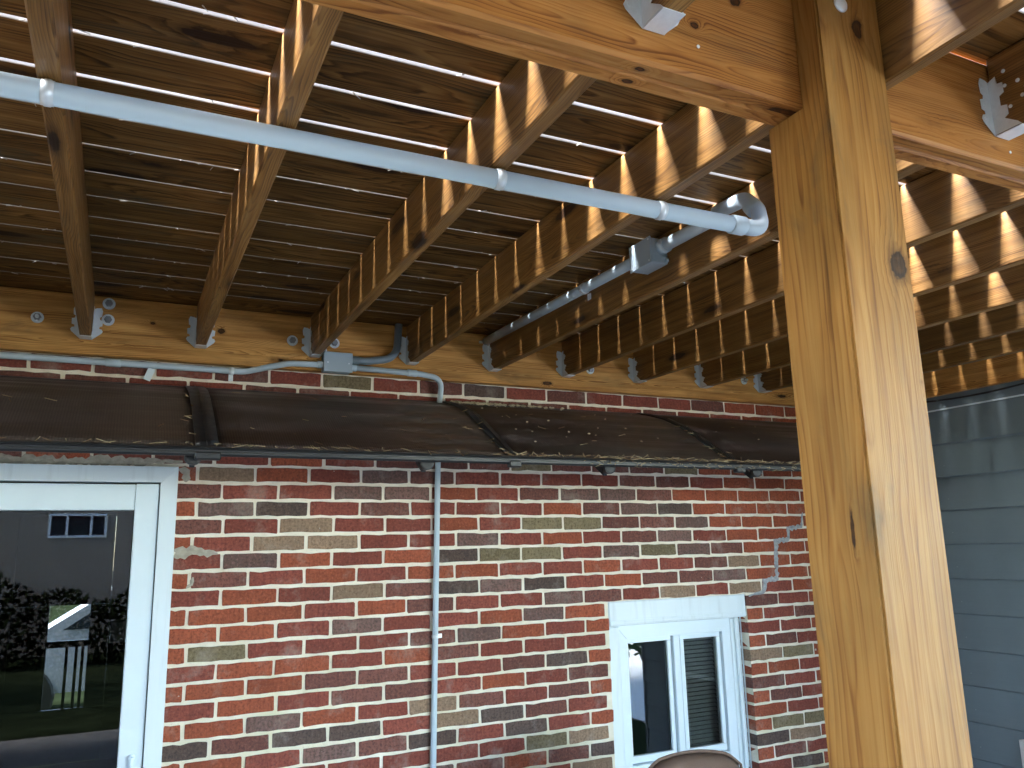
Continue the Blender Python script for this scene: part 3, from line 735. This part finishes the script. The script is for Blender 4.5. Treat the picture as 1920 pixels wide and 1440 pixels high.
c5 = empty('electrical_conduit', (.68, -.07, 2.52), 'dark grey conduit curving up from the ledger junction box', 'conduit')
tubeo('pipe', fillet([(.610, -.070, 2.520), (.660, -.070, 2.521), (.790, -.068, 2.545), (.800, -.066, 2.700)], [.16, .10], 12), .0165, M_PVCDK, c5, 16)

# ------------------------------------------------------------------ awning
def awn_mat():
    k = NB('bronze_polycarbonate'); tc = k.n('ShaderNodeTexCoord').outputs['Object']
    sx = k.n('ShaderNodeSeparateXYZ', inp={0: tc})
    st = k.math('SINE', k.math('MULTIPLY', sx.outputs[0], 2*math.pi/.0085)); s01 = k.f(st, -1, 1)
    d1 = k.noise(k.vm('MULTIPLY', tc, (1.1, 15, 15)), 1.0, 5, .62, .4); d2 = k.noise(tc, 55, 4, .7); d3 = k.noise(k.vm('MULTIPLY', tc, (6, 3, 3)), 2, 6, .7)
    c = k.mix(s01, (.024, .013, .011), (.074, .048, .040))
    c = k.mix(k.f(d1, .40, .66, 0, .72), c, (.090, .078, .072)); c = k.mix(k.f(d3, .55, .72, 0, .5), c, (.065, .052, .050))
    c = k.mix(k.f(d2, .70, .78, 0, .25), c, (.20, .17, .14))
    k.bump(k.math('ADD', k.math('MULTIPLY', s01, .8), d2), .25, .0015)
    return k.out(c, k.f(d1, .35, .65, .30, .62), 0, .45)
M_AWN = awn_mat()
PR = [(-.002, 2.374), (-.10, 2.349), (-.227, 2.310), (-.33, 2.264), (-.42, 2.214), (-.50, 2.165), (-.57, 2.123), (-.64, 2.080), (-.698, 2.044)]
aw = empty('door_awning', (1.0, -.35, 2.05), 'dusty dark brown curved awning over the patio door', 'awning')
def sheet(x0, x1, t, lift, prof=PR, nx=1):
    bm = bmesh.new(); T, B = [], []
    for i, (yv, zv) in enumerate(prof):
        a, b = prof[max(0, i-1)], prof[min(len(prof)-1, i+1)]; ty, tz = b[0]-a[0], b[1]-a[1]; l = math.hypot(ty, tz); ny, nz = tz/l, -ty/l
        if nz < 0: ny, nz = -ny, -nz
        T.append([bm.verts.new((x, yv+ny*lift, zv+nz*lift)) for x in (x0, x1)]); B.append([bm.verts.new((x, yv+ny*(lift-t), zv+nz*(lift-t))) for x in (x0, x1)])
    for i in range(len(prof)-1):
        for A, fl in ((T, 0), (B, 1)):
            f = bm.faces.new((A[i][0], A[i][1], A[i+1][1], A[i+1][0])); f.smooth = True
        for s in (0, 1): bm.faces.new((T[i][s], T[i+1][s], B[i+1][s], B[i][s]))
    bm.faces.new((T[0][0], T[0][1], B[0][1], B[0][0])); bm.faces.new((T[-1][0], T[-1][1], B[-1][1], B[-1][0]))
    bmesh.ops.recalc_face_normals(bm, faces=bm.faces)
    return bm
RIBS = [(-1.09, .07), (-.022, .070), (1.04, .044), (2.10, .044), (3.18, .044)]
for (a, b) in zip(RIBS, RIBS[1:]):
    mobj('panel', mesh_from(sheet(a[0]+.012, b[0]-.012, .006, 0.0)), M_AWN, aw)
for x, wd in RIBS:
    mobj('rib', mesh_from(sheet(x-wd/2, x+wd/2, .012, .0062)), M_BLACK, aw)
    mobj('rib_ridge', mesh_from(sheet(x-.0018, x+.0018, .006, .0085)), M_BLACK, aw)
mobj('front_rail', prism([(-.690, 2.024), (-.712, 2.022), (-.719, 2.028), (-.719, 2.034), (-.714, 2.036), (-.714, 2.041), (-.719, 2.043), (-.716, 2.050), (-.700, 2.055), (-.690, 2.050)], 4.32, 'x'), M_BLACK, aw, (-1.12, 0, 0))
mobj('back_rail', prism([(-.003, 2.352), (-.030, 2.346), (-.030, 2.369), (-.003, 2.377)], 4.32, 'x'), M_BLACK, aw, (-1.12, 0, 0))
for x in (-.062, .709, 1.469, 2.221, 2.95):
    k_ = mobj('support_knob', lathe_me([(-.012, .020), (-.010, .026), (.010, .026), (.012, .020)], 18, 'y'), M_RUBBER, aw, (x, -.676, 2.022))
    lo = [(p[0]*.94, p[1]-.035) for p in PR]
    mobj('support_arm', mesh_from(sheet(x-.008, x+.008, .020, 0.0, lo)), M_BLACK, aw)
for x, wd in RIBS[1:4]:
    mobj('rib_end_cap', box_me((-wd*.55, -.018, -.012), (wd*.55, .012, .012), .004), M_BLACK, aw, (x, -.706, 2.022))

# litter on the awning: crumbs, needles, leaf bits (nobody could count it)
def awn_pt(x, t):
    f = t*(len(PR)-1); i = min(int(f), len(PR)-2); q = f-i
    return Vector((x, PR[i][0]*(1-q)+PR[i+1][0]*q, PR[i][1]*(1-q)+PR[i+1][1]*q))
rg = random.Random(21); bm = bmesh.new(); mats = [plain('pale_crumb', (.62, .55, .40), .9), plain('dry_leaf', (.20, .12, .06), .85), plain('dry_needle', (.34, .27, .16), .85)]
def crumb(p, s, mi):
    r = bmesh.ops.create_icosphere(bm, subdivisions=1, radius=s)
    for v in r['verts']: v.co = Vector((v.co.x*rg.uniform(.6, 1.5), v.co.y*rg.uniform(.6, 1.4), v.co.z*.6)) + p
    for f in {f for v in r['verts'] for f in v.link_faces}: f.material_index = mi
def needle(p, L, mi, flat=.0012):
    a = rg.uniform(0, math.pi); d = Vector((math.cos(a), math.sin(a)*.5, rg.uniform(-.25, .35))).normalized()*L; n = Vector((-d.y, d.x, .001)).normalized()*flat; up = Vector((0, 0, flat))
    q = [p-d/2-n, p-d/2+n, p+d/2+n*.5, p+d/2-n*.5]
    vs_ = [bm.verts.new(v) for v in q] + [bm.verts.new(v+up*1.5) for v in q]
    for idx in ((0, 1, 2, 3), (7, 6, 5, 4), (0, 4, 5, 1), (1, 5, 6, 2), (2, 6, 7, 3), (3, 7, 4, 0)): bm.faces.new([vs_[i] for i in idx]).material_index = mi
for _ in range(120): crumb(awn_pt(1.05+abs(rg.gauss(0, .28)), .015+abs(rg.gauss(0, .05)))+Vector((0, 0, .008)), rg.uniform(.004, .011), 0)
for _ in range(26): crumb(awn_pt(1.1+abs(rg.gauss(0, .5)), rg.uniform(.05, .75))+Vector((0, 0, .004)), rg.uniform(.002, .006), 0)
for _ in range(420):
    x = rg.uniform(-1.0, 3.1); dens = .25 if x < 1.0 else 1.0
    if rg.random() > dens: continue
    p = Vector((x, -.706+rg.gauss(0, .010), 2.056+rg.uniform(-.003, .007))); needle(p, rg.uniform(.015, .055), rg.choice((1, 2, 2)))
    if x > 1.3 and rg.random() < .6: needle(Vector((x, -.720, 2.032+rg.uniform(-.012, .012))), rg.uniform(.01, .03), 2)
for _ in range(60): needle(awn_pt(rg.uniform(-.9, 3.1), rg.uniform(.05, .97))+Vector((0, 0, .003)), rg.uniform(.01, .04), rg.choice((1, 2)))
for _ in range(26):
    c_ = rg.choice((-.062, 1.01, 2.07)); needle(awn_pt(c_+rg.gauss(0, .008), rg.uniform(.3, 1))+Vector((0, 0, .006)), rg.uniform(.012, .035), rg.choice((1, 2)), .002)
lit = mesh_from(bm)
for m_ in mats: lit.materials.append(m_)
lo_ = mobj('leaf_litter', lit, None); tag(lo_, 'pale crumbs, pine needles and leaf bits lying on the awning', kind='stuff')
# lint and cobweb caught in the board gaps
bm = bmesh.new()
for k, yc in enumerate(ys):
    if yc > -.15 or yc < -2.3: continue
    dens = 16 if yc < -1.4 else 46
    for _ in range(dens):
        p = Vector((rg.uniform(-.9, 3.5), yc-.002+rg.gauss(0, .003), ZT-rg.uniform(-.002, .004))); needle(p, rg.uniform(.008, .032), 0, .0011)
lm = mesh_from(bm); lm.materials.append(plain('grey_lint', (.42, .40, .36), .95))
lo2 = mobj('gap_lint', lm, None); tag(lo2, 'pale lint and needles caught in the deck board gaps', kind='stuff')

# ------------------------------------------------------------------ patio chair under the window
def cushion_mat():
    k = NB('brown_cushion_fabric'); tc = k.n('ShaderNodeTexCoord').outputs['Object']
    wv = k.noise(k.vm('MULTIPLY', tc, (500, 500, 160)), 1, 2); n = k.noise(tc, 8, 4)
    c = k.mix(k.f(n, .3, .7), (.150, .095, .070), (.205, .135, .102)); c = k.mix(k.f(wv, .4, .6, 0, .3), c, (.10, .062, .046))
    k.bump(wv, .4, .001); return k.out(c, .9, 0, .2)
M_CUSH = cushion_mat(); M_CUSH2 = plain('brown_cushion_edge', (.16, .10, .075), .9, var=.2, scale=80)
ch = empty('patio_chair', (1.70, -.62, 0), 'brown cushioned patio chair back below the white window', 'chair')
def cushion(w, h, t):
    bm = bmesh.new(); nx, nz = 20, 14; G = {}
    for s in (0, 1):
        for i in range(nx+1):
            for j in range(nz+1):
                u, v = i/nx*2-1, j/nz*2-1
                cx = math.copysign(1-(1-abs(u))**1.25, u); top = .035*(1-u*u)
                edge = (max(0, 1-abs(u)**6)*max(0, 1-abs(v)**6))**.5
                zz = v*h/2*(1 - .10*max(0, abs(u)-.75)/.25*(1 if v > 0 else 0)) + (top if v > 0 else 0)*v
                bulge = t/2*edge*(1+.10*math.sin(3*u)*math.cos(2*v))
                if edge < 1e-3 and s == 1: G[s, i, j] = G[0, i, j]; continue
                G[s, i, j] = bm.verts.new((u*w/2*(1-.05*max(0, v)), (-bulge if s == 0 else bulge), zz))
    for s in (0, 1):
        for i in range(nx):
            for j in range(nz):
                q = [G[s, i, j], G[s, i+1, j], G[s, i+1, j+1], G[s, i, j+1]]
                try: bm.faces.new(q if s == 0 else q[::-1]).smooth = True
                except ValueError: pass
    bmesh.ops.recalc_face_normals(bm, faces=bm.faces)
    rim = [G[0, i, nz].co.copy() for i in range(nx+1)]
    rim = [G[0, 0, j].co.copy() for j in range(nz+1)] + rim[1:] + [G[0, nx, j].co.copy() for j in range(nz-1, -1, -1)]
    return mesh_from(bm), rim
cm, rim = cushion(.46, .50, .11)
bc = mobj('back_cushion', cm, M_CUSH, ch, (1.70, -.80, .682), (-.14, .05, 0))
mobj('piping', tube_me([p+Vector((0, -.012, 0)) for p in rim], .0055, 8), M_CUSH2, bc, bc.location+ch.location); bpy.data.objects['piping'].location = (0, 0, 0)
sm_, rim2 = cushion(.50, .50, .12)
mobj('seat_cushion', sm_, M_CUSH, ch, (1.70, -1.08, .44), (math.pi/2-.05, 0, 0))
M_CHF = plain('dark_brown_frame', (.035, .024, .018), .45, .2)
for sx_ in (-1, 1):
    x = 1.70+sx_*.27
    tubeo('leg', [(x, -1.32, .005), (x, -1.30, .60)], .014, M_CHF, ch, 10); tubeo('leg', [(x, -.74, .005), (x, -.80, .42), (x*.0+1.70+sx_*.25, -.735, .87)], .014, M_CHF, ch, 10)
    tubeo('armrest', [(x, -1.33, .60), (x, -1.05, .625), (x, -.78, .61)], .017, M_CHF, ch, 10)
boxo('seat_frame', (1.445, -1.31, .345), (1.955, -.82, .375), M_CHF, ch, .005)
tubeo('top_rail', [(1.45, -.733, .87), (1.58, -.728, .905), (1.70, -.726, .915), (1.82, -.728, .905), (1.95, -.733, .87)], .014, M_CHF, ch, 10)

# aluminium-framed screen leaning by the siding (only its corner is in the picture)
sc_ = empty('screen_panel', (3.61, -1.1, 0), 'silver framed dark screen panel leaning on the grey siding, corner visible at lower right', 'screen')
M_ALU = plain('bright_aluminium', (.72, .76, .76), .35, .6)
rt = (0, 0.0, 0)
boxo('frame_stile', (3.62, -.775, .005), (3.655, -.748, .782), M_ALU, sc_, .002); boxo('frame_stile', (3.62, -1.62, .005), (3.655, -1.593, .782), M_ALU, sc_, .002)
boxo('frame_rail', (3.621, -1.592, .757), (3.654, -.776, .781), M_ALU, sc_, .002); boxo('frame_rail', (3.621, -1.592, .006), (3.654, -.776, .03), M_ALU, sc_, .002)
boxo('mesh_infill', (3.634, -1.592, .031), (3.640, -.776, .756), plain('dark_screen_mesh', (.02, .018, .016), .8), sc_)

# ------------------------------------------------------------------ the yard behind the viewer (seen in the glass, lights the scene)
nh = empty('neighbour_house', (-2, -14.3, 0), 'tan rendered house across the yard with a horizontal slider window, mirrored in the door', 'house')
M_TAN = plain('tan_render', (.27, .235, .19), .9, var=.08, scale=2)
bm = bmesh.new()
for a, b in [((-9, 0), (-1.44, 5)), ((-.46, 0), (3.5, 5)), ((-1.44, 0), (-.46, 2.10)), ((-1.44, 2.55), (-.46, 5))]: add_box(bm, (a[0], -14.3, a[1]), (b[0], -14.0, b[1]))
mobj('wall', mesh_from(bm), M_TAN, nh)
boxo('roof', (-9.5, -19, 5.0), (4, -13.6, 5.25), plain('neighbour_shingle', (.10, .09, .08), .9), nh)
nw = boxo('window', (-1.438, -14.06, 2.505), (-.462, -13.98, 2.548), M_WHITE, nh)
boxo('frame', (-1.438, -14.06, 2.102), (-.462, -13.98, 2.145), M_WHITE, nw); 
for x in (-1.438, -1.155, -.75, -.505): boxo('frame', (x, -14.059, 2.146), (x+.043, -13.981, 2.504), M_WHITE, nw)
boxo('pane', (-1.43, -14.04, 2.11), (-.47, -14.03, 2.54), plain('dark_pane', (.03, .035, .04), .1), nw)
fe = empty('side_light_blocker', (-5.6, -4.5, 0), 'tall dark board fence added out of view to block light from the left', 'fence')  # unseen boards added to cut side light on the post and patio
M_BLOCKER = plain('dark_blocker_board', (.10, .08, .06), .85, var=.25, scale=12)
fb = box_me((-.01, -.069, 0), (.01, .069, 2.5), .003); fb.materials.append(M_BLOCKER)
for k_ in range(72): mobj('blocker_board', fb, M_BLOCKER, fe, (-6.75, -10.2+k_*.142, 0.0))
for z_ in (.3, 1.3, 2.2): boxo('blocker_rail', (-6.80, -10.3, z_), (-6.762, .0, z_+.09), M_BLOCKER, fe)
for y_ in (-10.2, -7.8, -5.4, -3.0, -.6): boxo('blocker_post', (-6.90, y_-.045, 0), (-6.802, y_+.045, 2.55), M_BLOCKER, fe)
# hedge and trees: trunks plus leaf faces
def leaf_mesh(n, shape, rs, s=.09):
    rg = random.Random(rs); vs_, fs = [], []
    for i in range(n):
        p = shape(rg); u = Vector((rg.gauss(0, 1), rg.gauss(0, 1), rg.gauss(0, 1))).normalized(); v = u.orthogonal().normalized(); l = s*rg.uniform(.6, 1.4)
        b = len(vs_); vs_ += [p-u*l*.5, p+v*l*.28, p+u*l*.5, p-v*l*.28]; fs.append((b, b+1, b+2, b+3))
    me = bpy.data.meshes.new('leaves'); me.from_pydata([tuple(v) for v in vs_], [], fs); return me
M_LEAF = plain('green_leaf', (.04, .07, .022), .7, var=.45, scale=2, spec=.2); M_HEDGE = plain('dark_hedge_leaf', (.008, .011, .005), .9, var=.4, scale=2, spec=.0); M_BARK = plain('bark', (.09, .07, .05), .9, var=.3, scale=15)
def hshape(rg):
    x = rg.uniform(-9, 3.5); return Vector((x, -12.6+rg.gauss(0, .28), rg.uniform(0, 1.25+.18*math.sin(x*2.3)+.12*math.sin(x*5.1))))
hd = empty('hedge', (-2.7, -12.6, 0), 'dark green clipped hedge in front of the neighbouring tan house', 'hedge')
mobj('foliage', leaf_mesh(9000, hshape, 4, .12), M_HEDGE, hd)
bm = bmesh.new()
for x in range(-8, 4): mobj('stem', tube_me([(x+.2, -12.6, -.02), (x+.25, -12.6, .8)], [.03, .015], 6), M_BARK, hd)
def tree(x, yv, h, r, rs, label):
    rg = random.Random(rs); t = empty('broadleaf_tree', (x, yv, 0), label, 'tree', 'trees in the yard')
    tubeo('trunk', [(x, yv, -.03), (x+.05, yv, h*.3), (x-.05, yv+.05, h*.6), (x, yv, h*.85)], [.16, .13, .09, .03], M_BARK, t, 8)
    blobs = []
    for _ in range(14):
        a = rg.uniform(0, 6.28); d = rg.uniform(.2, 1)*r; q = Vector((x+math.cos(a)*d, yv+math.sin(a)*d, h*.62+rg.uniform(-.32, .38)*h)); blobs.append((q, rg.uniform(.35, .6)*r))
        mobj('branch', tube_me([(x, yv, h*.35+rg.uniform(0, .25)*h), q], [.05, .012], 5), M_BARK, t)
    def sh(g_):
        q, s = blobs[g_.randrange(14)]; d = Vector((g_.gauss(0, 1), g_.gauss(0, 1), g_.gauss(0, .8))).normalized()*s*g_.uniform(.5, 1.05); return q+d
    mobj('crown', leaf_mesh(4500, sh, rs, .16), M_LEAF, t)
tree(7.6, -7.5, 5.2, 1.7, 31, 'leafy tree standing beside the driveway')
tree(-7.0, -8.5, 7.5, 2.4, 32, 'large leafy tree at the left side of the yard')
tree(11.5, -12.0, 8.0, 2.8, 33, 'tall leafy tree at the far end of the driveway')
gs = empty('garden_shrub', (6.1, -5.6, 0), 'loose leafy shrub at the edge of the driveway', 'shrub')
rs_ = random.Random(77)
for k_ in range(9):
    a_ = k_*.7; tip = Vector((6.1+.55*math.cos(a_)*rs_.uniform(.5, 1), -5.6+.5*math.sin(a_)*rs_.uniform(.5, 1), rs_.uniform(.7, 1.15)))
    tubeo('stem', [(6.1, -5.6, -.03), ((6.1+tip.x)/2, (-5.6+tip.y)/2, tip.z*.6), tip], [.012, .008, .003], M_BARK, gs, 5)
def gsh(g_):
    a_ = g_.uniform(0, 6.28); d_ = .62*g_.random()**.5; return Vector((6.1+d_*math.cos(a_), -5.6+d_*math.sin(a_), g_.uniform(.35, 1.2)))
mobj('foliage', leaf_mesh(420, gsh, 9, .10), M_LEAF, gs)
# parked car in the street, seen through the house
CX, CY = .28, 6.7
car = empty('parked_car', (CX, CY+.86, 0), 'pale blue-white parked car seen through the front door panes', 'car')
M_CAR = plain('pale_blue_car_paint', (.52, .58, .66), .25, .1, var=.02); M_CG = plain('car_glass', (.03, .04, .05), .08)
side = [(-2.15, .35), (-2.2, .62), (-2.1, .82), (-1.25, .93), (-.55, 1.38), (.75, 1.42), (1.55, 1.0), (2.1, .92), (2.2, .6), (2.15, .35)]
mobj('body', prism([(p[0], p[1]) for p in side], 1.72, 'y'), M_CAR, car, (CX, CY, 0))
for yv in (CY-.008, CY+1.722): mobj('side_window', prism([(-1.0, .98), (-.5, 1.31), (.68, 1.34), (1.25, 1.0)], .006, 'y'), M_CG, car, (CX, yv, 0))
for x in (-1.35, 1.35):
    for yv in (CY-.02, CY+1.54):
        wh = mobj('wheel', lathe_me([(0, .30), (.02, .32), (.18, .32), (.20, .30)], 18), M_RUBBER, car, (CX+x, yv, .32)); mobj('rim', lathe_me([(-.004, .19), (.204, .19)], 14), M_ALU, wh, (CX+x, yv, .32))
